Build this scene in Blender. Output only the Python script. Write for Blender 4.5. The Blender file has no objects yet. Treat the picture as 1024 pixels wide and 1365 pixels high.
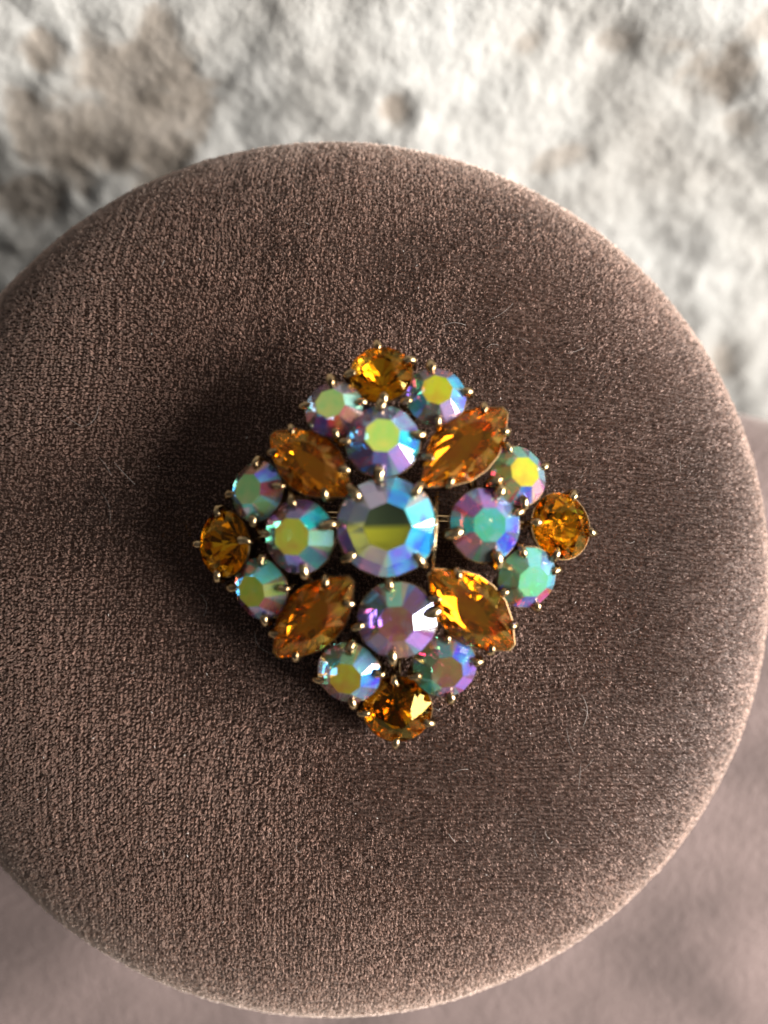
import bpy, bmesh, math, random
import numpy as np
from mathutils import Vector, Matrix, noise

random.seed(7)
rng = np.random.default_rng(7)
MM = 0.001
S = bpy.context.scene
COL = S.collection

# ------------------------------------------------------------------ frame of the display pad
# Brooch centre on the velvet is B; x right, u up the tilted pad, n out of the pad
PITCH = math.radians(45)
AX = Vector((1, 0, 0))
AU = Vector((0, math.sin(PITCH), math.cos(PITCH)))
AN = Vector((0, -math.cos(PITCH), math.sin(PITCH)))
B = Vector((0, 0, 0.215))
FR = Matrix(((AX.x, AU.x, AN.x, B.x), (AX.y, AU.y, AN.y, B.y), (AX.z, AU.z, AN.z, B.z), (0, 0, 0, 1)))
D = 140.0                      # lens to velvet, mm
PX = 96.6 / 1024               # mm on the velvet for one photo pixel


def pad_pt(px, py, h=0.0):
    """photo pixel -> point of the pad frame (mm) at height h over the velvet plane"""
    k = PX * (D - h) / D
    return Vector(((px - 512) * k, (682.5 - py) * k, h))


def wall_pt(px, py, ywall):
    """photo pixel -> (x, z) in metres where the line of sight meets the wall plane"""
    cam = FR @ Vector((0, 0, D * MM))
    p = FR @ (pad_pt(px, py) * MM)
    d = p - cam
    t = (ywall - cam.y) / d.y
    q = cam + d * t
    return q.x, q.z


# ------------------------------------------------------------------ camera, light, exposure
cam_d = bpy.data.cameras.new('camera')
cam = bpy.data.objects.new('camera', cam_d)
COL.objects.link(cam)
cam.matrix_world = FR @ Matrix.Translation((0, 0, D * MM))
cam_d.sensor_fit = 'HORIZONTAL'
cam_d.sensor_width = 36
cam_d.lens = 36 * D / 96.6
cam_d.clip_start = 0.005
cam_d.clip_end = 50
cam_d.dof.use_dof = True
cam_d.dof.focus_distance = (D + 2.5) * MM
cam_d.dof.aperture_fstop = cam_d.lens / 4.4
S.camera = cam

world = bpy.data.worlds.new('World')
S.world = world
world.use_nodes = True
wn, wl = world.node_tree.nodes, world.node_tree.links
wn.clear()
wo = wn.new('ShaderNodeOutputWorld')
wb = wn.new('ShaderNodeBackground')
tc = wn.new('ShaderNodeTexCoord')
sx = wn.new('ShaderNodeSeparateXYZ')
mr = wn.new('ShaderNodeMapRange')
mr.inputs[1].default_value = -0.5
mr.inputs[2].default_value = 0.6
cr = wn.new('ShaderNodeValToRGB')
cr.color_ramp.elements[0].color = (0.16, 0.13, 0.11, 1)
cr.color_ramp.elements[1].color = (0.78, 0.80, 0.82, 1)
wl.new(tc.outputs['Generated'], sx.inputs[0])
wl.new(sx.outputs['Z'], mr.inputs[0])
wl.new(mr.outputs[0], cr.inputs[0])
wl.new(cr.outputs[0], wb.inputs[0])
wb.inputs[1].default_value = 0.21
wl.new(wb.outputs[0], wo.inputs[0])

# the window: a tall opening on the right-hand side, low over the pad
LD = (AX * 0.90 + AN * 0.37 - AU * 0.10).normalized()
ld = bpy.data.lights.new('window_light', 'AREA')
ld.shape = 'RECTANGLE'
ld.size, ld.size_y = 0.5, 0.68
ld.energy = 46
ld.color = (1.0, 0.975, 0.94)
lo = bpy.data.objects.new('window_light', ld)
COL.objects.link(lo)
lo.location = B + LD * 0.95
lo.rotation_euler = (-LD).to_track_quat('-Z', 'Z').to_euler()

S.view_settings.view_transform = 'Standard'
S.view_settings.look = 'None'
S.view_settings.exposure = 0
S.view_settings.gamma = 1
S.render.engine = 'CYCLES'
S.cycles.max_bounces = 12
S.cycles.transmission_bounces = 8
S.cycles.glossy_bounces = 8
S.cycles.diffuse_bounces = 3
S.cycles.sample_clamp_indirect = 8
S.cycles.use_denoising = True

# ------------------------------------------------------------------ helpers


def lin(c):
    return tuple(((v / 255) / 12.92 if v / 255 <= 0.04045 else ((v / 255 + 0.055) / 1.055) ** 2.4) for v in c)


def new_mat(name):
    m = bpy.data.materials.new(name)
    m.use_nodes = True
    m.node_tree.nodes.clear()
    return m, m.node_tree.nodes, m.node_tree.links


def principled(name, **kw):
    m, n, l = new_mat(name)
    o = n.new('ShaderNodeOutputMaterial')
    p = n.new('ShaderNodeBsdfPrincipled')
    for k, v in kw.items():
        p.inputs[k.replace('_', ' ')].default_value = v
    l.new(p.outputs[0], o.inputs[0])
    return m, n, l, p


def link_obj(name, me, mats, parent=None, mw=None):
    o = bpy.data.objects.new(name, me)
    for m in (mats if isinstance(mats, (list, tuple)) else [mats]):
        if m.name not in [x.name for x in me.materials if x]:
            me.materials.append(m)
    COL.objects.link(o)
    if parent:
        o.parent = parent
    if mw is not None:
        o.matrix_basis = mw
    return o


def mesh_from(name, v, f, smooth=False):
    me = bpy.data.meshes.new(name)
    me.from_pydata([tuple(p) for p in v], [], f)
    me.update()
    if smooth:
        me.polygons.foreach_set('use_smooth', [True] * len(me.polygons))
    return me


def big_tris(name, P, C=None):
    """P: (n,3,3) array of triangles"""
    n = len(P)
    me = bpy.data.meshes.new(name)
    me.vertices.add(n * 3)
    me.vertices.foreach_set('co', P.reshape(-1).astype(np.float32))
    me.loops.add(n * 3)
    me.loops.foreach_set('vertex_index', np.arange(n * 3, dtype=np.int32))
    me.polygons.add(n)
    me.polygons.foreach_set('loop_start', np.arange(0, n * 3, 3, dtype=np.int32))
    me.update(calc_edges=True)
    if C is not None:
        a = me.color_attributes.new('tone', 'FLOAT_COLOR', 'POINT')
        cc = np.ones((n * 3, 4), dtype=np.float32)
        cc[:, :3] = np.repeat(C, 3, axis=0)
        a.data.foreach_set('color', cc.reshape(-1))
    return me


def tube(path, radii, sides=8, cap=True):
    """swept tube along a list of Vectors; returns verts, faces"""
    v, f = [], []
    n = len(path)
    ref = None
    for i in range(n):
        t = (path[min(i + 1, n - 1)] - path[max(i - 1, 0)]).normalized()
        if ref is None:
            ref = t.orthogonal().normalized()
        else:
            ref = (ref - t * ref.dot(t)).normalized()
        b = t.cross(ref)
        for k in range(sides):
            a = 2 * math.pi * k / sides
            v.append(path[i] + (ref * math.cos(a) + b * math.sin(a)) * radii[i])
    for i in range(n - 1):
        for k in range(sides):
            k2 = (k + 1) % sides
            f.append((i * sides + k, i * sides + k2, (i + 1) * sides + k2, (i + 1) * sides + k))
    if cap:
        f.append(tuple(reversed(range(sides))))
        f.append(tuple(range((n - 1) * sides, n * sides)))
    return v, f


def join(parts):
    v, f = [], []
    for pv, pf in parts:
        o = len(v)
        v += list(pv)
        f += [tuple(i + o for i in q) for q in pf]
    return v, f


# value noise on numpy arrays
_lat = rng.random((256, 256)).astype(np.float32)


def vnoise(x, y):
    xi = np.floor(x).astype(int)
    yi = np.floor(y).astype(int)
    fx = x - xi
    fy = y - yi
    fx = fx * fx * (3 - 2 * fx)
    fy = fy * fy * (3 - 2 * fy)
    g = lambda a, b: _lat[a % 256, b % 256]
    return ((g(xi, yi) * (1 - fx) + g(xi + 1, yi) * fx) * (1 - fy)
            + (g(xi, yi + 1) * (1 - fx) + g(xi + 1, yi + 1) * fx) * fy)


def fbm(x, y, oc=5, gain=0.5):
    s, a, t = 0, 1.0, 0
    for i in range(oc):
        s = s + a * vnoise(x * 2 ** i + 17.3 * i, y * 2 ** i + 5.1 * i)
        t += a
        a *= gain
    return s / t


# ------------------------------------------------------------------ the whitewashed stone wall
YW = 0.078


def build_wall():
    nx, nz = 520, 420
    # finer towards the middle, where the bust stands
    gx = np.linspace(-1, 1, nx)
    gx = (0.45 * gx + 0.55 * gx ** 3) * 0.42
    gz = np.linspace(-1, 1, nz)
    gz = (0.45 * gz + 0.55 * gz ** 3) * 0.36 + 0.215
    gz = np.where(gz < -0.01, -0.01 + (gz + 0.01) * 0.02, gz)
    X, Z = np.meshgrid(gx, gz)
    U = X / MM
    W = (Z - 0.215) / MM
    big = fbm(U / 38 + 3, W / 30 + 9, 4) - 0.5
    mid = fbm(U / 11 + 40, W / 9 + 2, 5, 0.55) - 0.5
    rid = 1 - np.abs(2 * fbm(U / 22 + 70, W / 17 + 31, 5, 0.5) - 1)
    fine = fbm(U / 2.6 + 11, W / 2.2 + 63, 4, 0.6) - 0.5

    def blob(px, py, rx, ry, rot=0.0):
        cx, cz = wall_pt(px, py, YW)
        ex, _ = wall_pt(px + rx, py, YW)
        _, ez = wall_pt(px, py - ry, YW)
        sx_, sz_ = abs(ex - cx), abs(ez - cz)
        dx, dz = (X - cx), (Z - cz)
        c, s = math.cos(rot), math.sin(rot)
        a, b = (dx * c + dz * s) / sx_, (-dx * s + dz * c) / sz_
        d = np.sqrt(a * a + b * b) + (fbm(U / 6 + px, W / 6 + py, 4) - 0.5) * 1.7
        return np.clip(1.25 - d, 0, 1)
    bare = np.zeros_like(X)
    for args in ((190, 105, 95, 85, 0.3), (225, 190, 60, 70, 0), (120, 180, 120, 75, -0.2), (60, 70, 40, 32, 0), (30, 262, 60, 30, 0),
                  (965, 95, 62, 62, 0), (1000, 40, 60, 40, 0), (905, 60, 40, 26, 0),
                 (528, 150, 26, 34, 0), (955, 470, 26, 44, 0.2), (985, 160, 40, 30, 0), (430, 178, 40, 14, 0),
                 (735, 215, 45, 18, 0.3), (700, 60, 36, 22, 0), (830, 60, 34, 20, 0)):
        w = 1.0 if args[0] < 300 else (0.75 if args[0] in (528, 965) else 0.5)
        bare = np.maximum(bare, blob(*args) * w)
    # limewash is thick: bare stone lies lower; one steep lip beside the left patch
    coat = 1 - np.clip(bare * 1.4, 0, 1)
    hole = blob(530, 138, 24, 40)
    hole2 = blob(955, 478, 30, 50)
    depth = big * 7 + mid * 1.5 + (rid - 0.7) * 1.7 + fine * 0.5 + coat * 0.9 - hole * 0.7 - hole2 * 0.3
    # shallow pits
    pit = np.clip(0.30 - fbm(U / 3.6 + 91, W / 3.4 + 12, 3), 0, 1) * 1.0
    depth = depth - pit
    Y = YW - depth * MM
    P = np.stack([X, Y, Z], -1).reshape(-1, 3)
    idx = np.arange(nx * nz).reshape(nz, nx)
    q = np.stack([idx[:-1, :-1], idx[:-1, 1:], idx[1:, 1:], idx[1:, :-1]], -1).reshape(-1, 4)
    # back and sides: give the wall its thickness
    me = bpy.data.meshes.new('stone_wall')
    nb = len(P)
    edge = list(idx[0, :]) + list(idx[1:, -1]) + list(idx[-1, -2::-1]) + list(idx[-2:0:-1, 0])
    back = [(P[i][0], YW + 0.09, P[i][2]) for i in edge]
    faces = q.tolist()
    m = len(edge)
    for i in range(m):
        j = (i + 1) % m
        faces.append((edge[j], edge[i], nb + i, nb + j))
    faces.append(tuple(nb + i for i in range(m)))
    me.from_pydata(np.vstack([P, np.array(back)]).tolist(), [], faces)
    me.update()
    sm = np.zeros(len(me.polygons), dtype=bool)
    sm[:len(q)] = True
    me.polygons.foreach_set('use_smooth', sm)
    a = me.attributes.new('bare', 'FLOAT', 'POINT')
    a.data.foreach_set('value', np.concatenate([bare.reshape(-1), np.zeros(m)]).astype(np.float32))

    mt, n, l, p = principled('limewashed_stone', Roughness=0.9)
    p.inputs['Specular IOR Level'].default_value = 0.25
    at = n.new('ShaderNodeAttribute')
    at.attribute_name = 'bare'
    t = n.new('ShaderNodeTexCoord')
    n1 = n.new('ShaderNodeTexNoise')
    n1.inputs['Scale'].default_value = 150
    n1.inputs['Detail'].default_value = 6
    n2 = n.new('ShaderNodeTexNoise')
    n2.inputs['Scale'].default_value = 38
    n2.inputs['Detail'].default_value = 5
    l.new(t.outputs['Object'], n1.inputs['Vector'])
    l.new(t.outputs['Object'], n2.inputs['Vector'])
    white = n.new('ShaderNodeValToRGB')
    white.color_ramp.elements[0].position = 0.3
    white.color_ramp.elements[0].color = (0.325, 0.308, 0.282, 1)
    white.color_ramp.elements[1].position = 0.62
    white.color_ramp.elements[1].color = (0.40, 0.39, 0.368, 1)
    l.new(n2.outputs['Fac'], white.inputs[0])
    brown = n.new('ShaderNodeValToRGB')
    brown.color_ramp.elements[0].position = 0.3
    brown.color_ramp.elements[0].color = (0.225, 0.19, 0.155, 1)
    brown.color_ramp.elements[1].position = 0.7
    brown.color_ramp.elements[1].color = (0.33, 0.29, 0.25, 1)
    l.new(n1.outputs['Fac'], brown.inputs[0])
    ad = n.new('ShaderNodeMath')
    ad.operation = 'MULTIPLY_ADD'
    ad.inputs[1].default_value = 0.5
    l.new(n1.outputs['Fac'], ad.inputs[0])
    l.new(at.outputs['Fac'], ad.inputs[2])
    st = n.new('ShaderNodeMapRange')
    st.interpolation_type = 'SMOOTHSTEP'
    st.inputs[1].default_value = 0.38
    st.inputs[2].default_value = 0.95
    l.new(ad.outputs[0], st.inputs[0])
    mx = n.new('ShaderNodeMix')
    mx.data_type = 'RGBA'
    l.new(st.outputs[0], mx.inputs[0])
    l.new(white.outputs[0], mx.inputs[6])
    l.new(brown.outputs[0], mx.inputs[7])
    l.new(mx.outputs[2], p.inputs['Base Color'])
    n3 = n.new('ShaderNodeTexNoise')
    n3.inputs['Scale'].default_value = 600
    n3.inputs['Detail'].default_value = 6
    l.new(t.outputs['Object'], n3.inputs['Vector'])
    bp = n.new('ShaderNodeBump')
    bp.inputs['Strength'].default_value = 0.45
    bp.inputs['Distance'].default_value = 0.0009
    l.new(n3.outputs['Fac'], bp.inputs['Height'])
    l.new(bp.outputs[0], p.inputs['Normal'])
    o = link_obj('stone_wall', me, mt)
    o['label'] = 'rough whitewashed stone wall with bare brown patches behind the velvet display'
    o['category'] = 'wall'
    return mt


wall_mat = build_wall()


def build_ledge():
    bm = bmesh.new()
    nx, ny = 60, 36
    vs = []
    for j in range(ny + 1):
        row = []
        for i in range(nx + 1):
            x = -0.42 + 0.84 * i / nx
            y = -0.38 + 0.44 * j / ny
            z = -0.0005 - 0.003 * abs(noise.noise(Vector((x * 30, y * 30, 3))))
            row.append(bm.verts.new((x, y + 0.03, z)))
        vs.append(row)
    for j in range(ny):
        for i in range(nx):
            bm.faces.new((vs[j][i], vs[j][i + 1], vs[j + 1][i + 1], vs[j + 1][i]))
    ext = bmesh.ops.extrude_face_region(bm, geom=bm.faces[:])
    for e in ext['geom']:
        if isinstance(e, bmesh.types.BMVert):
            e.co.z = -0.06
    bmesh.ops.recalc_face_normals(bm, faces=bm.faces[:])
    me = bpy.data.meshes.new('ledge')
    bm.to_mesh(me)
    a = me.attributes.new('bare', 'FLOAT', 'POINT')
    o = link_obj('ledge', me, wall_mat)
    o['kind'] = 'structure'


build_ledge()

# ------------------------------------------------------------------ the velvet display bust
PC = Vector((-7.3, -9.5, 0))         # pad centre in the pad frame, mm
PR = 61.8                            # pad radius
PT = 20.0                            # how far the rim rolls back
PP = 2.1


def pad_h(r):
    q = np.clip(1 - np.clip(r / PR, 0, 1) ** PP, 0, 1)
    return -PT * (1 - q ** (1 / PP)) + 0.2


def velvet_shader(name, base, sheen, scale):
    m, n, l, p = principled(name, Roughness=0.85)
    p.inputs['Specular IOR Level'].default_value = 0.15
    p.inputs['Sheen Weight'].default_value = sheen
    p.inputs['Sheen Roughness'].default_value = 0.4
    p.inputs['Sheen Tint'].default_value = (0.95, 0.82, 0.75, 1)
    t = n.new('ShaderNodeTexCoord')
    n1 = n.new('ShaderNodeTexNoise')
    n1.inputs['Scale'].default_value = 45
    n1.inputs['Detail'].default_value = 5
    l.new(t.outputs['Object'], n1.inputs['Vector'])
    r = n.new('ShaderNodeValToRGB')
    r.color_ramp.elements[0].position = 0.3
    r.color_ramp.elements[0].color = tuple(c * 0.62 for c in base) + (1,)
    r.color_ramp.elements[1].position = 0.7
    r.color_ramp.elements[1].color = tuple(c * 1.38 for c in base) + (1,)
    l.new(n1.outputs['Fac'], r.inputs[0])
    l.new(r.outputs[0], p.inputs['Base Color'])
    n2 = n.new('ShaderNodeTexNoise')
    n2.inputs['Scale'].default_value = scale
    n2.inputs['Detail'].default_value = 3
    l.new(t.outputs['Object'], n2.inputs['Vector'])
    b = n.new('ShaderNodeBump')
    b.inputs['Strength'].default_value = 0.6
    b.inputs['Distance'].default_value = 0.0006
    l.new(n2.outputs['Fac'], b.inputs['Height'])
    l.new(b.outputs[0], p.inputs['Normal'])
    return m


bust = bpy.data.objects.new('display_bust', None)
COL.objects.link(bust)
bust.empty_display_size = 0.05
bust['label'] = 'brown velvet jewellery display bust with a round slanted neck pad'
bust['category'] = 'display bust'

M_backing = velvet_shader('velvet_backing', (0.055, 0.031, 0.023), 0.8, 1500)
M_shoulder = velvet_shader('velvet_shoulder', (0.150, 0.110, 0.102), 0.5, 900)

# neck pad: a lathe in the pad frame
prof = []
for i in range(40):
    r = PR * math.sin(math.pi / 2 * i / 39)
    prof.append((r, float(pad_h(np.array(r)))))
prof += [(PR - 0.6, -PT - 4), (PR - 3.5, -PT - 8), (PR - 10, -PT - 10)]
sg = 128
v, f = [], []
for (r, h) in prof:
    for k in range(sg):
        a = 2 * math.pi * k / sg
        v.append(FR @ (Vector((PC.x + r * math.cos(a), PC.y + r * math.sin(a), h)) * MM))
for i in range(1, len(prof) - 1):
    for k in range(sg):
        k2 = (k + 1) % sg
        f.append((i * sg + k, i * sg + k2, (i + 1) * sg + k2, (i + 1) * sg + k))
f.append(tuple(range(sg, 2 * sg)))
link_obj('neck_pad', mesh_from('neck_pad', v, [tuple(reversed(q)) if False else q for q in f], True), M_backing, bust)

# neck: from under the pad down into the shoulders
v, f = [], []
ring = []
for i in range(14):
    t = i / 13
    for k in range(64):
        a = 2 * math.pi * k / 64
        rr = (PR - 9) * (1 - 0.10 * math.sin(math.pi * t)) + 6 * t * t
        p0 = FR @ (Vector((PC.x + rr * math.cos(a), PC.y + rr * math.sin(a), -PT - 9)) * MM)
        p1 = Vector((PC.x + 50 * math.cos(a), 12 + 30 * math.sin(a), 215 - 95)) * MM
        s_ = t * t * (3 - 2 * t)
        v.append(p0.lerp(p1, 0.6 * t + 0.4 * s_))
for i in range(13):
    for k in range(64):
        k2 = (k + 1) % 64
        f.append((i * 64 + k2, i * 64 + k, (i + 1) * 64 + k, (i + 1) * 64 + k2))
f.append(tuple(range(63, -1, -1)) if False else tuple(range(64)))
f.append(tuple(reversed(range(13 * 64, 14 * 64))))
link_obj('neck', mesh_from('neck', v, f, True), M_shoulder, bust)

# shoulders and chest: horizontal sections, z over the brooch, half width, front y, back y (mm)
secs = [(-19, 40, 41, 50), (-22, 66, 34, 52), (-28, 92, 27, 53), (-38, 116, 19, 54), (-55, 140, 6, 55), (-80, 154, -10, 55),
        (-110, 158, -30, 55), (-140, 152, -48, 55), (-175, 138, -56, 55), (-205, 128, -54, 55), (-215, 126, -52, 55)]


def section(z):
    for (a, b) in zip(secs[:-1], secs[1:]):
        if b[0] <= z <= a[0]:
            t = (a[0] - z) / (a[0] - b[0])
            return [a[i] + (b[i] - a[i]) * t for i in range(4)]
    return list(secs[-1])


v, f = [], []
NS = 96
zs = list(np.linspace(-19, -40, 12)) + list(np.linspace(-44, -215, 30))
for z in zs:
    _, w, yf, yb = section(z)
    yc, hd = (yf + yb) / 2, (yb - yf) / 2
    for k in range(NS):
        a = 2 * math.pi * k / NS
        c, s_ = math.cos(a), math.sin(a)
        e = 2 / 2.6
        x = math.copysign(abs(c) ** e, c) * w
        y = math.copysign(abs(s_) ** e, s_) * hd
        v.append(Vector((PC.x + x, yc + y, 215 + z)) * MM)
for i in range(len(zs) - 1):
    for k in range(NS):
        k2 = (k + 1) % NS
        f.append((i * NS + k2, i * NS + k, (i + 1) * NS + k, (i + 1) * NS + k2))
f.append(tuple(range(NS)))
f.append(tuple(reversed(range((len(zs) - 1) * NS, len(zs) * NS))))
sh = link_obj('shoulders', mesh_from('shoulders', v, f, True), M_shoulder, bust)

# velvet pile: woven rows of tufts, each a pinch of short fibres


def arc_tables():
    t = np.linspace(0, 1, 4000)
    r = PR * np.sin(np.pi / 2 * t)
    h = pad_h(r)
    r = np.concatenate([r, PR - 0.6 * np.linspace(0.02, 1, 60)])
    h = np.concatenate([h, h[-1] - 4 * np.linspace(0.02, 1, 60)])
    s = np.concatenate([[0], np.cumsum(np.hypot(np.diff(r), np.diff(h)))])
    return s, r, h


def build_pile():
    s_t, r_t, h_t = arc_tables()
    smax = s_t[-1]
    pit = 0.52
    N = int(smax / pit) + 2
    gi, gj = np.meshgrid(np.arange(-N, N + 1), np.arange(-N, N + 1))
    gx, gy = gi.ravel() * pit, gj.ravel() * pit
    # cloth is a little askew, threads wander and vary in weight
    rowv = rng.random(2 * N + 1)
    colv = rng.random(2 * N + 1)
    rw, cw = rowv[gj.ravel() + N], colv[gi.ravel() + N]
    an = math.radians(-4)
    cx = gx * math.cos(an) - gy * math.sin(an)
    cy = gx * math.sin(an) + gy * math.cos(an)
    cx = cx + 0.9 * (vnoise(cx / 14 + 5, cy / 14 + 8) - 0.5) * 2 + 0.055 * rng.standard_normal(len(cx))
    cy = cy + 0.9 * (vnoise(cx / 12 + 55, cy / 16 + 3) - 0.5) * 2 + 0.055 * rng.standard_normal(len(cx))
    cx += PC.x * 0
    s = np.hypot(cx, cy)
    ok = s < smax - 0.1
    cx, cy, s, rw, cw = cx[ok], cy[ok], s[ok], rw[ok], cw[ok]
    wt = 0.45 + 0.27 * rw + 0.27 * cw + 0.32 * rng.random(len(s))      # thread weight
    NF = 12
    n = len(s) * NF
    T = np.repeat(np.arange(len(s)), NF)
    fx = cx[T] + rng.normal(0, 0.09, n)
    fy = cy[T] + rng.normal(0, 0.09, n)
    fs = np.clip(np.hypot(fx, fy), 1e-4, smax - 0.01)
    th = np.arctan2(fy, fx)
    r = np.interp(fs, s_t, r_t)
    h = np.interp(fs, s_t, h_t)
    dr = np.interp(np.clip(fs + 0.05, 0, smax), s_t, r_t) - np.interp(np.clip(fs - 0.05, 0, smax), s_t, r_t)
    dh = np.interp(np.clip(fs + 0.05, 0, smax), s_t, h_t) - np.interp(np.clip(fs - 0.05, 0, smax), s_t, h_t)
    ln = np.hypot(dr, dh) + 1e-9
    dr, dh = dr / ln, dh / ln
    c, sn = np.cos(th), np.sin(th)
    rad = np.stack([c * dr, sn * dr, dh], -1)                         # outward along the cloth
    nor = np.stack([-c * dh, -sn * dh, dr], -1)
    tan = np.stack([-sn, c, np.zeros(n)], -1)
    base = np.stack([PC.x + r * c, PC.y + r * sn, h], -1)
    # nap: tuft splay + brushed lean
    bx = base[:, 0]
    by = base[:, 1]
    nap = np.array([0.06, -0.16, 0.0])
    wav = (vnoise(bx / 21 + 30, by / 17 + 12) - 0.5)[:, None] * np.array([0.9, 0.5, 0]) \
        + (vnoise(bx / 7 + 80, by / 7 + 42) - 0.5)[:, None] * np.array([-0.1, 0.45, 0])
    tuft = rng.normal(0, 0.15, (len(s), 2))[T]
    own = rng.normal(0, 0.22, (n, 2))
    d = nor + rad * (tuft[:, :1] + own[:, :1]) + tan * (tuft[:, 1:] + own[:, 1:]) + nap + wav + rad * (0.55 * np.clip(fs / smax, 0, 1) ** 1.6)[:, None]
    d /= np.linalg.norm(d, axis=1)[:, None]
    L = (0.42 * wt[T] + 0.16 * rng.random(n))[:, None]
    L = np.clip(L, 0.15, 0.8)
    side = np.cross(d, rng.normal(0, 1, (n, 3)))
    side /= np.linalg.norm(side, axis=1)[:, None] + 1e-9
    wdt = rng.uniform(0.040, 0.080, n)[:, None]
    base = base - nor * 0.05
    tip = base + d * L
    tri = np.stack([base, tip - side * wdt, tip + side * wdt], 1)
    tone = (rng.uniform(0.75, 1.25, n) * (0.45 + 0.75 * wt[T]) * rng.uniform(0.75, 1.25, len(s))[T])[:, None] * np.array([[1.0, 1.0, 1.0]])
    R3 = np.array([[FR[i][j] for j in range(3)] for i in range(3)])
    tri = tri @ R3.T * MM + np.array([B.x, B.y, B.z])
    me = big_tris('velvet_pile', tri, tone)
    nw = nor @ R3.T
    na = me.attributes.new('cloth_normal', 'FLOAT_VECTOR', 'POINT')
    na.data.foreach_set('vector', np.repeat(nw, 3, axis=0).astype(np.float32).reshape(-1))
    m, nn, l, p = principled('velvet_fibre', Roughness=0.55)
    p.inputs['Specular IOR Level'].default_value = 0.35
    p.inputs['Sheen Weight'].default_value = 1.0
    p.inputs['Sheen Roughness'].default_value = 0.5
    p.inputs['Sheen Tint'].default_value = (1.0, 0.88, 0.8, 1)
    at = nn.new('ShaderNodeAttribute')
    at.attribute_name = 'tone'
    ac = nn.new('ShaderNodeAttribute')
    ac.attribute_name = 'cloth_normal'
    ge = nn.new('ShaderNodeNewGeometry')
    sc_ = nn.new('ShaderNodeVectorMath')
    sc_.operation = 'SCALE'
    sc_.inputs['Scale'].default_value = 4.0
    av = nn.new('ShaderNodeVectorMath')
    nv = nn.new('ShaderNodeVectorMath')
    nv.operation = 'NORMALIZE'
    l.new(ac.outputs['Vector'], sc_.inputs[0])
    l.new(sc_.outputs[0], av.inputs[0])
    l.new(ge.outputs['Normal'], av.inputs[1])
    l.new(av.outputs[0], nv.inputs[0])
    l.new(nv.outputs[0], p.inputs['Normal'])
    mx = nn.new('ShaderNodeMix')
    mx.data_type = 'RGBA'
    mx.blend_type = 'MULTIPLY'
    mx.inputs[0].default_value = 1
    mx.inputs[6].default_value = (0.238, 0.135, 0.102, 1)
    l.new(at.outputs['Color'], mx.inputs[7])
    l.new(mx.outputs[2], p.inputs['Base Color'])
    # the nap's bloom: light scattered forward by fibre ends, seen at a slant
    shn = nn.new('ShaderNodeBsdfSheen')
    shn.inputs['Color'].default_value = (0.80, 0.58, 0.45, 1)
    shn.inputs['Roughness'].default_value = 0.6
    l.new(nv.outputs[0], shn.inputs['Normal'])
    ads = nn.new('ShaderNodeAddShader')
    l.new(p.outputs[0], ads.inputs[0])
    l.new(shn.outputs[0], ads.inputs[1])
    l.new(ads.outputs[0], [q for q in nn if q.type == 'OUTPUT_MATERIAL'][0].inputs[0])
    o = link_obj('velvet_pile', me, m, bust)
    o['kind'] = 'stuff'


build_pile()

# ------------------------------------------------------------------ materials of the brooch
M_gold, n, l, p = principled('antique_gold', Metallic=1.0, Roughness=0.27)
t = n.new('ShaderNodeTexCoord')
nz = n.new('ShaderNodeTexNoise')
nz.inputs['Scale'].default_value = 900
nz.inputs['Detail'].default_value = 4
l.new(t.outputs['Object'], nz.inputs['Vector'])
r = n.new('ShaderNodeValToRGB')
r.color_ramp.elements[0].position = 0.35
r.color_ramp.elements[0].color = (0.16, 0.095, 0.042, 1)
r.color_ramp.elements[1].position = 0.65
r.color_ramp.elements[1].color = (0.58, 0.42, 0.23, 1)
l.new(nz.outputs['Fac'], r.inputs[0])
l.new(r.outputs[0], p.inputs['Base Color'])
rr = n.new('ShaderNodeMapRange')
rr.inputs[3].default_value = 0.14
rr.inputs[4].default_value = 0.34
l.new(nz.outputs['Fac'], rr.inputs[0])
l.new(rr.outputs[0], p.inputs['Roughness'])


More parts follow.
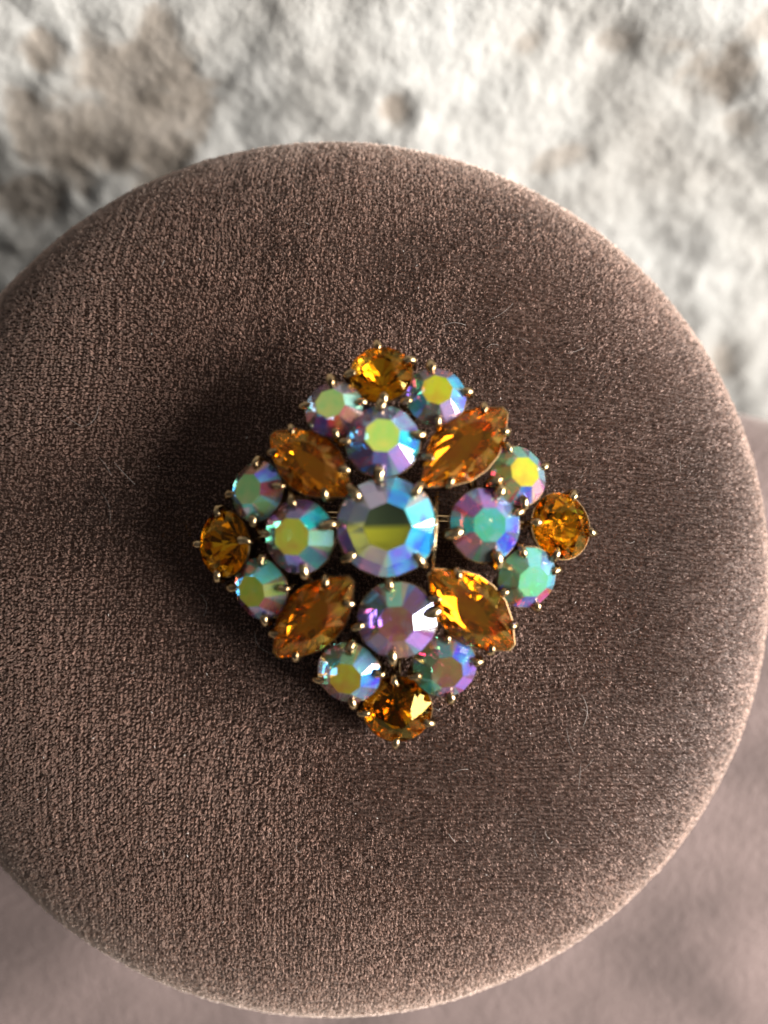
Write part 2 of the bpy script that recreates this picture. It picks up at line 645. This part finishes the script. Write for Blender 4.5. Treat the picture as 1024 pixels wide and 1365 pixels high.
def glass_mat(name, tint, coat_fac, rough=0.0):
    """crown glass; facet colour attribute = vapour-deposited iridescent film on that facet, with reflected tints painted in"""
    m, n, l = new_mat(name)
    o = n.new('ShaderNodeOutputMaterial')
    g = n.new('ShaderNodeBsdfGlass')
    g.inputs['Color'].default_value = tint
    g.inputs['IOR'].default_value = 1.54
    g.inputs['Roughness'].default_value = rough
    if coat_fac is None:
        l.new(g.outputs[0], o.inputs[0])
        return m
    at = n.new('ShaderNodeAttribute')
    at.attribute_name = 'film'
    p = n.new('ShaderNodeBsdfPrincipled')
    p.inputs['Metallic'].default_value = 0.55
    p.inputs['Roughness'].default_value = 0.15
    p.inputs['Coat Weight'].default_value = 0.25
    p.inputs['Coat Roughness'].default_value = 0.03
    # the film's thickness drifts across a facet: its hue wanders a little
    t = n.new('ShaderNodeTexCoord')
    nz = n.new('ShaderNodeTexNoise')
    nz.inputs['Scale'].default_value = 420
    nz.inputs['Detail'].default_value = 2
    l.new(t.outputs['Object'], nz.inputs['Vector'])
    mh = n.new('ShaderNodeMapRange')
    mh.inputs[1].default_value = 0.25
    mh.inputs[2].default_value = 0.75
    mh.inputs[3].default_value = 0.42
    mh.inputs[4].default_value = 0.58
    l.new(nz.outputs['Fac'], mh.inputs[0])
    hs = n.new('ShaderNodeHueSaturation')
    l.new(mh.outputs[0], hs.inputs['Hue'])
    l.new(at.outputs['Color'], hs.inputs['Color'])
    l.new(hs.outputs[0], p.inputs['Base Color'])
    mx = n.new('ShaderNodeMixShader')
    ml = n.new('ShaderNodeMath')
    ml.operation = 'MULTIPLY'
    ml.inputs[1].default_value = coat_fac
    l.new(at.outputs['Alpha'], ml.inputs[0])
    l.new(ml.outputs[0], mx.inputs[0])
    l.new(g.outputs[0], mx.inputs[1])
    l.new(p.outputs[0], mx.inputs[2])
    l.new(mx.outputs[0], o.inputs[0])
    return m


def foil_mat(name, rough=0.12):
    m, n, l, p = principled(name, Metallic=1.0, Roughness=rough)
    at = n.new('ShaderNodeAttribute')
    at.attribute_name = 'film'
    l.new(at.outputs['Color'], p.inputs['Base Color'])
    return m


M_ab = glass_mat('iridescent_crystal', (0.97, 0.98, 1.0, 1), 1.0)
M_amber = glass_mat('amber_glass', (1.0, 0.76, 0.22, 1), None)
M_topaz = glass_mat('amber_navette_glass', (1.0, 0.75, 0.25, 1), 1.0, 0.0)
M_foil = foil_mat('stone_foil')
M_foil_soft = foil_mat('stone_foil_worn', 0.10)
M_foil_reflection = foil_mat('stone_foil_reflection', 0.5)  # dull foil that carries the centre stone's painted reflection

M_cup, n, l, p = principled('tarnished_gold', Metallic=1.0, Roughness=0.42)
p.inputs['Base Color'].default_value = (0.17, 0.105, 0.05, 1)

# ------------------------------------------------------------------ faceted stones


def stone_mesh(name, faces, mats):
    """faces: list of (corner list, colour rgba, slot); each facet keeps its own flat corners"""
    v, f, c, s = [], [], [], []
    key = {}
    for (pts, col, slot) in faces:
        q = []
        for p in pts:
            k = (round(p[0], 4), round(p[1], 4), round(p[2], 4))
            if k not in key:
                key[k] = len(v)
                v.append(Vector(p) * MM)
            q.append(key[k])
        f.append(q)
        c.append(col)
        s.append(slot)
    me = bpy.data.meshes.new(name)
    me.from_pydata(v, [], f)
    me.update()
    for i, m in enumerate(mats):
        me.materials.append(m)
    me.polygons.foreach_set('material_index', s)
    a = me.color_attributes.new('film', 'FLOAT_COLOR', 'CORNER')
    k = 0
    for pi, po in enumerate(me.polygons):
        for ci in range(po.loop_total):
            a.data[k].color = c[pi][ci] if isinstance(c[pi], list) else c[pi]
            k += 1
    bm = bmesh.new()
    bm.from_mesh(me)
    bmesh.ops.recalc_face_normals(bm, faces=bm.faces[:])
    bm.to_mesh(me)
    bm.free()
    return me


def P(r, deg, z):
    a = math.radians(deg)
    return (r * math.cos(a), r * math.sin(a), z)


AB_PAL = [(150, 60, 70), (110, 80, 160), (190, 90, 60), (70, 140, 110), (80, 150, 190), (140, 110, 60), (160, 80, 130),
          (60, 80, 90), (120, 190, 160), (90, 60, 60)]


def film(c, a=0.8, k=1.0):
    q = lin(c)
    lum = 0.3 * q[0] + 0.6 * q[1] + 0.1 * q[2]
    q = [max(lum + (x - lum) * 1.15, 0.0) * 0.95 + 0.025 for x in q]
    k = min(k, 0.92 / max(max(q), 1e-4))
    return (q[0] * k, q[1] * k, q[2] * k, a)


def chaton(name, R, facets, table, tr=0.5, crown=0.36, rot=0.0, a_f=0.52, a_t=0.86, foil=None, flat=None, gain=2.1, seed=0, tgain=1.4):
    """round iridescent stone: 8-sided table, 8 main crown facets with a break triangle each side, foiled pavilion"""
    rd = random.Random(seed)
    F = []
    zt = crown * R
    T = [P(tr * R, rot + 22.5 + 45 * k, zt) for k in range(8)]
    F.append((T, film(table, a_t, tgain), 0))
    for k in range(8):
        m = rot + 45 * k
        tm, tp = P(tr * R, m - 22.5, zt), P(tr * R, m + 22.5, zt)
        g = [P(R, m + d, 0) for d in (-22.5, -12, 12, 22.5)]
        F.append(((tm, g[1], g[2], tp), film(facets[k], a_f, gain), 0))
        for tri in ((tm, g[0], g[1]), (tp, g[2], g[3])):
            mixc = rd.choice(AB_PAL)
            cc = tuple(0.55 * a + 0.45 * b for a, b in zip(facets[k], mixc))
            F.append((tri, film(cc, a_f * 0.8, gain), 0))
    # girdle
    zg = -0.07 * R
    for k in range(8):
        m = rot + 45 * k
        for a, b in ((-22.5, -12), (-12, 12), (12, 22.5)):
            F.append(((P(R, m + a, 0), P(R, m + a, zg), P(R, m + b, zg), P(R, m + b, 0)), film((150, 140, 140), 0.3), 0))
    # pavilion in two tiers
    for k in range(8):
        m = rot + 45 * k
        lo = (0.42 if flat is None else 0.66) * R
        zl = (-0.46 if flat is None else -0.34) * R
        a0, a1 = P(lo, m - 22.5, zl), P(lo, m + 22.5, zl)
        cul = (0, 0, -0.82 * R)
        g = [P(R, m + d, zg) for d in (-22.5, -12, 12, 22.5)]
        c1 = film(rd.choice(AB_PAL) if foil is None else foil(m), 1, 2.4)
        c2 = film(rd.choice(AB_PAL) if foil is None else foil(m), 1, 2.4)
        F.append(((a0, g[0], g[1]), c2, 1))
        F.append(((a0, g[1], g[2], a1), c1, 1))
        F.append(((a1, g[2], g[3]), c2, 1))
        if flat is None:
            F.append(((a0, a1, cul), c1, 1))
    if flat is not None:  # dark-to-yellow split: a table reflection painted onto the foil
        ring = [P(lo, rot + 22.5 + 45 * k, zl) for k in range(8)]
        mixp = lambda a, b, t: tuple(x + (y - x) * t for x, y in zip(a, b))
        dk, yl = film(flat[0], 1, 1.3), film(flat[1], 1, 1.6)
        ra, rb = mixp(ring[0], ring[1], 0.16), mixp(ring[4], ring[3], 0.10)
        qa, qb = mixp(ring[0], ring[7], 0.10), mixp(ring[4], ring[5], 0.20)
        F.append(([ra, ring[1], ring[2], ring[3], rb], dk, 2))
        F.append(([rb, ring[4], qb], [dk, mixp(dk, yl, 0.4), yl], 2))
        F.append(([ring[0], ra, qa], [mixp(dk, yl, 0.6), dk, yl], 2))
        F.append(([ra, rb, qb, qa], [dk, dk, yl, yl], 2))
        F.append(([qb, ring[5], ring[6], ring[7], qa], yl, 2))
    return stone_mesh(name, F, [M_ab, M_foil, M_foil_reflection])


def amber_round(name, R, seed, oval=1.0, tr=0.42):
    """deep foiled amber stone with many facets"""
    rd = random.Random(seed)
    F = []
    zt, zm, zg = 0.46 * R, 0.24 * R, -0.08 * R
    fr = (1, 1, 1, 0)
    T = [P(tr * R, 22.5 + 45 * k, zt) for k in range(8)]
    F.append((T, fr, 0))
    for k in range(8):
        m = 45 * k
        t0, t1 = P(tr * R, m - 22.5, zt), P(tr * R, m + 22.5, zt)
        mid = P(0.76 * R, m, zm)
        g = [P(R, m + d, 0) for d in (-22.5, -7.5, 7.5, 22.5)]
        F.append(((t0, mid, t1), fr, 0))
        F.append(((t0, g[0], g[1], mid), fr, 0))
        F.append(((mid, g[1], g[2]), fr, 0))
        F.append(((mid, g[2], g[3], t1), fr, 0))
        for a, b in ((0, 1), (1, 2), (2, 3)):
            F.append(((g[a], (g[a][0], g[a][1], zg), (g[b][0], g[b][1], zg), g[b]), fr, 0))
        gl = [(q[0], q[1], zg) for q in g]
        lo = [P(0.55 * R, m + d, -0.40 * R) for d in (-22.5, 0, 22.5)]
        cul = (0, 0, -0.78 * R)

        def gold():
            w = rd.random()
            if w < 0.26:
                return (0.12, 0.04, 0.008, 1)
            if w < 0.58:
                return (0.85, 0.48, 0.09, 1)
            return (1.0, 0.80, 0.32, 1)
        F.append(((lo[0], gl[0], gl[1]), gold(), 1))
        F.append(((lo[0], gl[1], lo[1]), gold(), 1))
        F.append(((lo[1], gl[1], gl[2]), gold(), 1))
        F.append(((lo[1], gl[2], lo[2]), gold(), 1))
        F.append(((lo[2], gl[2], gl[3]), gold(), 1))
        F.append(((lo[0], lo[1], cul), gold(), 1))
        F.append(((lo[1], lo[2], cul), gold(), 1))
    F = [([(p[0] * oval, p[1], p[2]) for p in pts], c, s) for pts, c, s in F]
    return stone_mesh(name, F, [M_amber, M_foil])


def navette_outline(L, W, n=6):
    """pointed oval along x, half length L, half width W, blunt tips; one point list ccw"""
    pts = []
    for i in range(n + 1):
        t = -1 + 2 * i / n
        x = t * L
        y = W * (1 - abs(t) ** 2.3) ** 0.95
        pts.append((x, -max(y, 0.13 * W)))
    up = [(x, -y) for (x, y) in reversed(pts)]
    return pts + up


def navette(name, L, W, seed):
    rd = random.Random(seed)
    F = []
    o = navette_outline(L, W)
    n = len(o)
    zt, zm, zg = 0.50 * W, 0.30 * W, -0.1 * W
    tab = [(x * 0.50, y * 0.54, zt) for x, y in o]
    mid = []
    for i in range(n):
        a, b = o[i], o[(i + 1) % n]
        mid.append(((a[0] + b[0]) / 2 * 0.80, (a[1] + b[1]) / 2 * 0.82, zm))
    fr = lambda: (lambda q: (q * 0.60, q * 0.29, q * 0.06, rd.uniform(0.0, 0.16)))(rd.uniform(0.8, 1.2))
    # the table is one long polygon of every second point
    F.append((tab, (0.62, 0.34, 0.07, 0.05), 0))
    for i in range(n):
        j = (i + 1) % n
        gi, gj = (o[i][0], o[i][1], 0), (o[j][0], o[j][1], 0)
        F.append(((tab[i], mid[i], tab[j]), fr(), 0))
        F.append(((tab[j], mid[i], gj), fr(), 0))
        F.append(((mid[i], gi, gj), fr(), 0))
        F.append(((tab[j], gj, mid[j]), fr(), 0))
        li, lj = (gi[0], gi[1], zg), (gj[0], gj[1], zg)
        F.append(((gi, li, lj, gj), (0.4, 0.22, 0.09, 0.5), 0))
        ki, kj = (o[i][0] * 0.5, o[i][1] * 0.30, -0.72 * W), (o[j][0] * 0.5, o[j][1] * 0.30, -0.72 * W)

        def br():
            w = rd.random()
            if w < 0.35:
                return (0.38, 0.17, 0.04, 1)
            if w < 0.75:
                return (0.90, 0.55, 0.14, 1)
            return (1.0, 0.85, 0.35, 1)
        F.append(((li, ki, lj), br(), 1))
        F.append(((lj, ki, kj), br(), 1))
    F.append((list(reversed([(x * 0.5, y * 0.30, -0.72 * W) for x, y in o])), (0.6, 0.32, 0.09, 1), 1))
    return stone_mesh(name, F, [M_topaz, M_foil_soft])


# ------------------------------------------------------------------ the brooch
brooch = bpy.data.objects.new('brooch', None)
COL.objects.link(brooch)
brooch.matrix_world = FR
brooch.empty_display_size = 0.02
brooch['label'] = 'diamond-shaped brooch of amber and iridescent rhinestones in gold claws, pinned on brown velvet'
brooch['category'] = 'brooch'

HC = 11.0


def dome(x, y):
    return HC - 0.0135 * x * x - 0.0105 * y * y


def cup_round(R, depth, oval=1.0):
    pr = [(0.50 * R, -depth), (0.62 * R, -depth + 0.2), (0.90 * R, -0.35 * R), (1.01 * R, -0.12 * R), (1.025 * R, -0.05 * R),
          (1.00 * R, -0.04 * R), (0.985 * R, -0.08 * R), (0.86 * R, -0.38 * R), (0.5 * R, -depth + 0.5)]
    n = 28
    v, f = [], []
    for r, z in pr:
        for k in range(n):
            a = 2 * math.pi * k / n
            v.append(Vector((r * math.cos(a) * oval, r * math.sin(a), z)) * MM)
    m = len(pr)
    for i in range(m - 1):
        for k in range(n):
            k2 = (k + 1) % n
            f.append((i * n + k, i * n + k2, (i + 1) * n + k2, (i + 1) * n + k))
    f.append(tuple(reversed(range(n))))
    f.append(tuple(range((m - 1) * n, m * n)))
    return mesh_from('setting', v, f, True)


def cup_outline(o, depth):
    v, f = [], []
    n = len(o)
    for (k, z) in ((0.5, -depth), (0.85, -0.5 * depth), (1.015, -0.15 * depth), (1.03, -0.10), (1.005, -0.08), (0.99, -0.2), (0.84, -0.55 * depth), (0.5, -depth + 0.5)):
        for x, y in o:
            v.append(Vector((x * k, y * (k if k > 1 else k), z)) * MM)
    for i in range(7):
        for k in range(n):
            k2 = (k + 1) % n
            f.append((i * n + k, i * n + k2, (i + 1) * n + k2, (i + 1) * n + k))
    f.append(tuple(reversed(range(n))))
    f.append(tuple(range(7 * n, 8 * n)))
    return mesh_from('setting', v, f, False)


def prong_mesh(R, wid, rd, hook=0.16, low=0.75, zc=0.36):
    """claw at angle 0 of a stone of radius R: climbs the outside and folds over the crown"""
    o = wid * 0.55
    pts = [Vector((R * 0.80, 0, -R * low)), Vector((R * 1.00 + o * 0.3, 0, -R * 0.30)), Vector((R * 1.03 + o * 0.55, 0, 0)),
           Vector((R * 1.00 + o * 0.45, 0, o * 0.9 + R * 0.03)), Vector((R * (1 - hook * 0.45), 0, o * 0.85 + R * 0.45 * zc * hook * 2 + 0.06)),
           Vector((R * (1 - hook), 0, o * 0.55 + R * zc * 2 * hook * 0.9)), Vector((R * (1 - hook) - o * 0.7, 0, o * 0.25 + R * zc * 2 * hook))]
    w = wid * 0.43
    ra = [w * 0.9, w * 0.9, w * 0.95, w * 1.05, w * 1.15, w * 1.0, w * 0.45]
    pts = [p + Vector((0, rd.uniform(-0.14, 0.14), rd.uniform(-0.08, 0.08))) for p in pts]
    v, f = tube([p * MM for p in pts], [r * MM for r in ra], 8)
    return mesh_from('prong', v, f, True)


SETTINGS = []


def place(px, py, tilt_x, tilt_y, spin, h=None):
    """matrix in the brooch frame; tilt in degrees towards right (+x) and up (+u)"""
    q0 = pad_pt(px, py)
    hh = h if h is not None else dome(q0.x, q0.y)
    q = pad_pt(px, py, hh)
    nx, ny = math.tan(math.radians(tilt_x)), math.tan(math.radians(tilt_y))
    nrm = Vector((nx, ny, 1)).normalized()
    xax = (Vector((1, 0, 0)) - nrm * nrm.x).normalized()
    yax = nrm.cross(xax)
    M = Matrix((xax, yax, nrm)).transposed().to_4x4()
    M.translation = q * MM
    return M @ Matrix.Rotation(math.radians(spin), 4, 'Z')


def add_setting(name_stone, M, stone_me, cup_me, prongs, stone_label=None):
    """prongs: list of (mesh, matrix)"""
    c = link_obj('setting', cup_me, M_cup, brooch, M)
    s = bpy.data.objects.new(name_stone, stone_me)
    COL.objects.link(s)
    s.parent = c
    if stone_label:
        s['label'] = stone_label
    for me, pm in prongs:
        link_obj('prong', me, M_gold, c, pm)
    SETTINGS.append(M.translation.copy())
    return c


def RZ(d):
    return Matrix.Rotation(math.radians(d), 4, 'Z')


# iridescent stones: px, py, radius px, tilt right, tilt up, table colour, facets E NE N NW W SW S SE (coat colour plus painted reflections), facet turn, claws, label
AB = [
    (516, 702, 67, 1, 0, (150, 150, 50), [(50, 175, 240), (120, 205, 235), (80, 190, 240), (175, 165, 190), (150, 135, 185), (95, 130, 195), (120, 100, 135), (70, 135, 210)],
     -22, (48, 133, 222, 318), 'large blue iridescent crystal at the centre'),
    (510, 588, 50, 0, 14, (182, 208, 110), [(70, 190, 215), (135, 155, 190), (95, 100, 120), (130, 125, 150), (105, 72, 105), (100, 78, 125), (95, 92, 155), (115, 98, 150)],
     -6, (95, 8, 265, 185), None),
    (647, 700, 50, 16, 2, (80, 165, 148), [(90, 140, 185), (90, 115, 150), (110, 95, 150), (125, 85, 135), (75, 195, 200), (135, 92, 98), (70, 82, 78), (80, 150, 225)],
     0, (72, 18, 282, 190), None),
    (529, 827, 53, -3, -10, (125, 78, 68), [(220, 232, 245), (75, 48, 70), (155, 212, 170), (95, 108, 95), (85, 95, 90), (115, 98, 125), (105, 66, 66), (115, 92, 155)],  # near-white east facet: a window highlight put into its colour
     5, (98, 15, 262, 190), None),
    (399, 715, 50, -20, 0, (168, 168, 70), [(108, 150, 130), (70, 210, 222), (88, 92, 125), (205, 145, 122), (125, 92, 72), (105, 72, 72), (100, 102, 172), (55, 110, 108)],
     -3, (98, 15, 285, 175), None),
    (445, 545, 40, -13, 18, (182, 208, 128), [(145, 192, 180), (105, 105, 110), (85, 78, 84), (95, 70, 70), (105, 52, 46), (118, 88, 172), (178, 62, 58), (110, 52, 56)],
     12, (5, 95, 175, 275), None),
    (581, 528, 41, 3, 18, (182, 178, 42), [(85, 155, 198), (70, 170, 205), (105, 105, 125), (112, 115, 125), (98, 165, 188), (88, 182, 202), (76, 78, 66), (125, 112, 145)],
     -14, (100, 5, 195, 275), None),
    (691, 634, 41, 21, 14, (188, 184, 78), [(125, 155, 165), (115, 170, 165), (120, 185, 155), (130, 188, 150), (178, 195, 110), (142, 144, 100), (65, 98, 172), (240, 180, 210)],
     6, (115, 20, 195, 275), None),
    (703, 770, 42, 17, -13, (122, 195, 158), [(112, 195, 195), (112, 165, 195), (110, 180, 160), (162, 225, 172), (150, 205, 150), (96, 128, 96), (86, 86, 175), (178, 82, 135)],
     -6, (105, 15, 200, 285), None),
    (593, 889, 43, 6, -13, (122, 96, 62), [(106, 112, 195), (88, 142, 225), (80, 124, 118), (128, 160, 116), (132, 200, 165), (105, 202, 182), (122, 96, 125), (118, 98, 172)],
     5, (85, 8, 190, 280), None),
    (465, 897, 43, -11, -15, (155, 140, 32), [(82, 155, 212), (112, 155, 178), (132, 154, 112), (125, 198, 170), (122, 86, 86), (138, 66, 50), (92, 70, 86), (70, 104, 125)],
     -4, (80, 5, 190, 275), None),
    (347, 785, 42, -30, -8, (188, 200, 92), [(132, 144, 80), (128, 222, 198), (135, 215, 190), (125, 72, 62), (132, 122, 70), (112, 60, 50), (74, 124, 148), (120, 62, 72)],
     8, (85, 5, 185, 285), None),
    (342, 655, 41, -30, 9, (168, 212, 142), [(98, 25, 46), (92, 132, 218), (125, 62, 62), (100, 80, 80), (120, 124, 116), (112, 124, 112), (110, 188, 178), (106, 130, 84)],
     -4, (80, 5, 185, 275), None),
]
rdp = random.Random(11)
for i, (px, py, rp, tx, ty, tab, fac, rot, claws, lab) in enumerate(AB):
    M = place(px, py, tx, ty, 0)
    R = rp * PX * (D - M.translation.z / MM) / D
    flat = None
    a_t = 0.88
    if i == 0:
        flat = ((48, 62, 22), (175, 172, 20))  # dark upper and yellow lower half imitate a reflection in the table
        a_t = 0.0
    if i in (2, 8, 9, 3):
        a_t = 0.62
    me = chaton('iridescent_crystal', R, fac, tab, tr=0.48 if i < 4 else 0.52, crown={0: 0.46, 1: 0.50, 6: 0.50}.get(i, 0.34 if i < 4 else 0.47), rot=rot, a_t=a_t, flat=flat, seed=i + 3, tgain=2.6 if i in (4, 5, 11, 12) else 1.4)  # left-hand tables get a lighter colour in place of reflected light

    depth = 0.85 * R + 0.3
    pr = []
    for a in claws:
        pr.append((prong_mesh(R, (1.25 if i < 5 else 1.05) * rdp.uniform(0.82, 1.2), rdp, hook=rdp.uniform(0.11, 0.21)), RZ(a + rdp.uniform(-4, 4))))
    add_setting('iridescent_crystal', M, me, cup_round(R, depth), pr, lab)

# amber tips of the diamond
for i, (px, py, rp, ov, tx, ty, sp, cl) in enumerate([
        (508, 498, 42, 1.0, -4, 24, 10, (98, 20, 275, 185)), (749, 701, 45, 0.94, 23, 10, 20, (70, 350, 250, 178)),
        (530, 946, 46, 1.0, 0, -12, 4, (95, 340, 266, 182)), (298, 725, 44, 1.0, -36, 2, 15, (95, 5, 265, 180))]):
    M = place(px, py, tx, ty, 0)
    R = rp * PX * (D - M.translation.z / MM) / D
    me = amber_round('amber_stone', R, 50 + i, ov)
    me.transform(RZ(sp))
    pr = [(prong_mesh(R, 1.05, rdp, hook=rdp.uniform(0.12, 0.17), zc=0.4), RZ(a)) for a in cl]
    add_setting('amber_stone', M, me, cup_round(R, 0.85 * R + 0.2), pr)

# amber navettes between the arms
for i, ((x0, y0), (x1, y1), wp, tx, ty) in enumerate([
        ((361, 574), (464, 660), 40, -14, 14), ((676, 542), (566, 647), 42, 15, 13),
        ((366, 877), (467, 770), 41, -14, -10), ((685, 867), (575, 761), 43, 15, -10)]):
    cx, cy = (x0 + x1) / 2, (y0 + y1) / 2
    ang = math.degrees(math.atan2(-(y0 - y1), x0 - x1))
    M = place(cx, cy, tx, ty, 0) @ RZ(ang)
    k = PX * (D - M.translation.z / MM) / D
    L = math.hypot(x0 - x1, y0 - y1) / 2 * k * 1.04
    W = wp * k
    me = navette('amber_navette', L, W, 80 + i)
    o = navette_outline(L, W)
    pr = []
    for sx_ in (-1, 1):
        for sy_ in (-1, 1):
            x = sx_ * L * 0.70
            y = sy_ * W * (1 - 0.49) ** 0.95
            d = math.degrees(math.atan2(sy_ * W * 1.3, sx_ * L * 0.75))
            Rl = math.hypot(x, y)
            ax = math.degrees(math.atan2(y, x))
            R0 = 2.0
            pm = Matrix.Translation(Vector((x, y, 0)) * MM) @ RZ(d) @ Matrix.Translation(Vector((-R0, 0, 0)) * MM)
            pr.append((prong_mesh(R0, 1.0, rdp, hook=0.28, low=1.4, zc=0.5), pm))
    add_setting('amber_navette', M, me, cup_outline(o, 0.95 * W), pr)

# back frame: gold wires tying every setting to its neighbours, on the velvet
parts = []
pts = [p / MM for p in SETTINGS]
feet = [Vector((p.x, p.y, max(0.9, p.z - 3.6))) for p in pts]
done = set()
for i, a in enumerate(feet):
    near = sorted(range(len(feet)), key=lambda j: (feet[j] - a).length)[1:4]
    for j in near:
        e = (min(i, j), max(i, j))
        if e in done:
            continue
        done.add(e)
        b = feet[j]
        m = (a + b) / 2 + Vector((0, 0, -0.3))
        parts.append(tube([a * MM, m * MM, b * MM], [0.6 * MM] * 3, 8))
v, f = join(parts)
link_obj('back_frame', mesh_from('back_frame', v, f, True), M_gold, brooch)
# posts that carry the frame down to the pin, and the pin bar itself
for x, y in ((-11, 0), (11.8, -1)):
    v, f = tube([Vector((x, y, -0.6)) * MM, Vector((x, y, 6.8)) * MM], [0.9 * MM, 0.9 * MM], 10)
    link_obj('pin_post', mesh_from('pin_post', v, f, True), M_gold, brooch)
v, f = tube([Vector((-15, 0, 0.5)) * MM, Vector((0, -0.6, 0.3)) * MM, Vector((15, -1, 0.5)) * MM], [0.55 * MM] * 3, 8)
link_obj('pin_bar', mesh_from('pin_bar', v, f, True), M_gold, brooch)
# stray bright wire beside the centre stone
a, b_ = pad_pt(583, 654, 10.6), pad_pt(574, 792, 8.6)
mid_ = pad_pt(580, 722, 11.4)
v, f = tube([a * MM, mid_ * MM, b_ * MM], [0.13 * MM] * 3, 6)
link_obj('wire', mesh_from('wire', v, f, True), M_gold, brooch)

# ------------------------------------------------------------------ lint on the velvet
M_lint, n, l, p = principled('lint_fibre', Roughness=0.7)
p.inputs['Base Color'].default_value = (0.36, 0.32, 0.29, 1)


def build_lint():
    parts = []
    rd = random.Random(5)

    def surf(px, py):
        q = pad_pt(px, py)
        r = math.hypot(q.x - PC.x, q.y - PC.y)
        return q.x, q.y, float(pad_h(np.array(r)))
    hairs = [(340, 840, 360, 870), (720, 1120, 724, 1160), (780, 930, 783, 975), (760, 975, 770, 1010), (130, 655, 143, 700),
             (655, 420, 690, 395), (830, 1100, 838, 1120), (650, 460, 668, 455), (775, 950, 790, 958), (840, 850, 862, 842), (925, 530, 935, 525),
             (800, 1020, 760, 1050), (760, 465, 790, 455)]
    for _ in range(50):
        x, y = rd.uniform(40, 980), rd.uniform(250, 1300)
        if math.hypot(x - 440, y - 778) > 520 or (abs(x - 520) + abs(y - 700) < 300):
            continue
        L, a = rd.choice((6, 9, 12, 16, 34)) * rd.uniform(0.7, 1.3), rd.uniform(0, 6.28)
        hairs.append((x, y, x + L * math.cos(a), y + L * math.sin(a)))
    for (x0, y0, x1, y1) in hairs:
        pts = []
        bend = rd.uniform(-0.25, 0.25)
        for i in range(6):
            t = i / 5
            x = x0 + (x1 - x0) * t - (y1 - y0) * bend * math.sin(math.pi * t)
            y = y0 + (y1 - y0) * t + (x1 - x0) * bend * math.sin(math.pi * t)
            a, b, c = surf(x, y)
            pts.append(Vector((a, b, c + 0.5 + 0.3 * math.sin(math.pi * t))) * MM)
        parts.append(tube([FR @ q for q in pts], [rd.choice((0.010, 0.013, 0.017, 0.024)) * MM] * 6, 4))
    for _ in range(90):
        x, y = rd.uniform(10, 1000), rd.uniform(220, 1340)
        if math.hypot(x - 440, y - 778) > 550:
            continue
        a, b, c = surf(x, y)
        q = Vector((a, b, c + 0.45)) * MM
        d = Vector((rd.uniform(-1, 1), rd.uniform(-1, 1), 0.2)).normalized() * rd.uniform(0.1, 0.22) * MM
        w = rd.uniform(0.04, 0.085) * MM
        parts.append(tube([FR @ (q - d), FR @ q, FR @ (q + d)], [w * 0.5, w, w * 0.4], 5))
    v, f = join(parts)
    o = link_obj('lint', mesh_from('lint', v, f, True), M_lint)
    o['kind'] = 'stuff'
    o['label'] = 'pale lint hairs and dust specks caught on the brown velvet'
    o['category'] = 'lint'


build_lint()
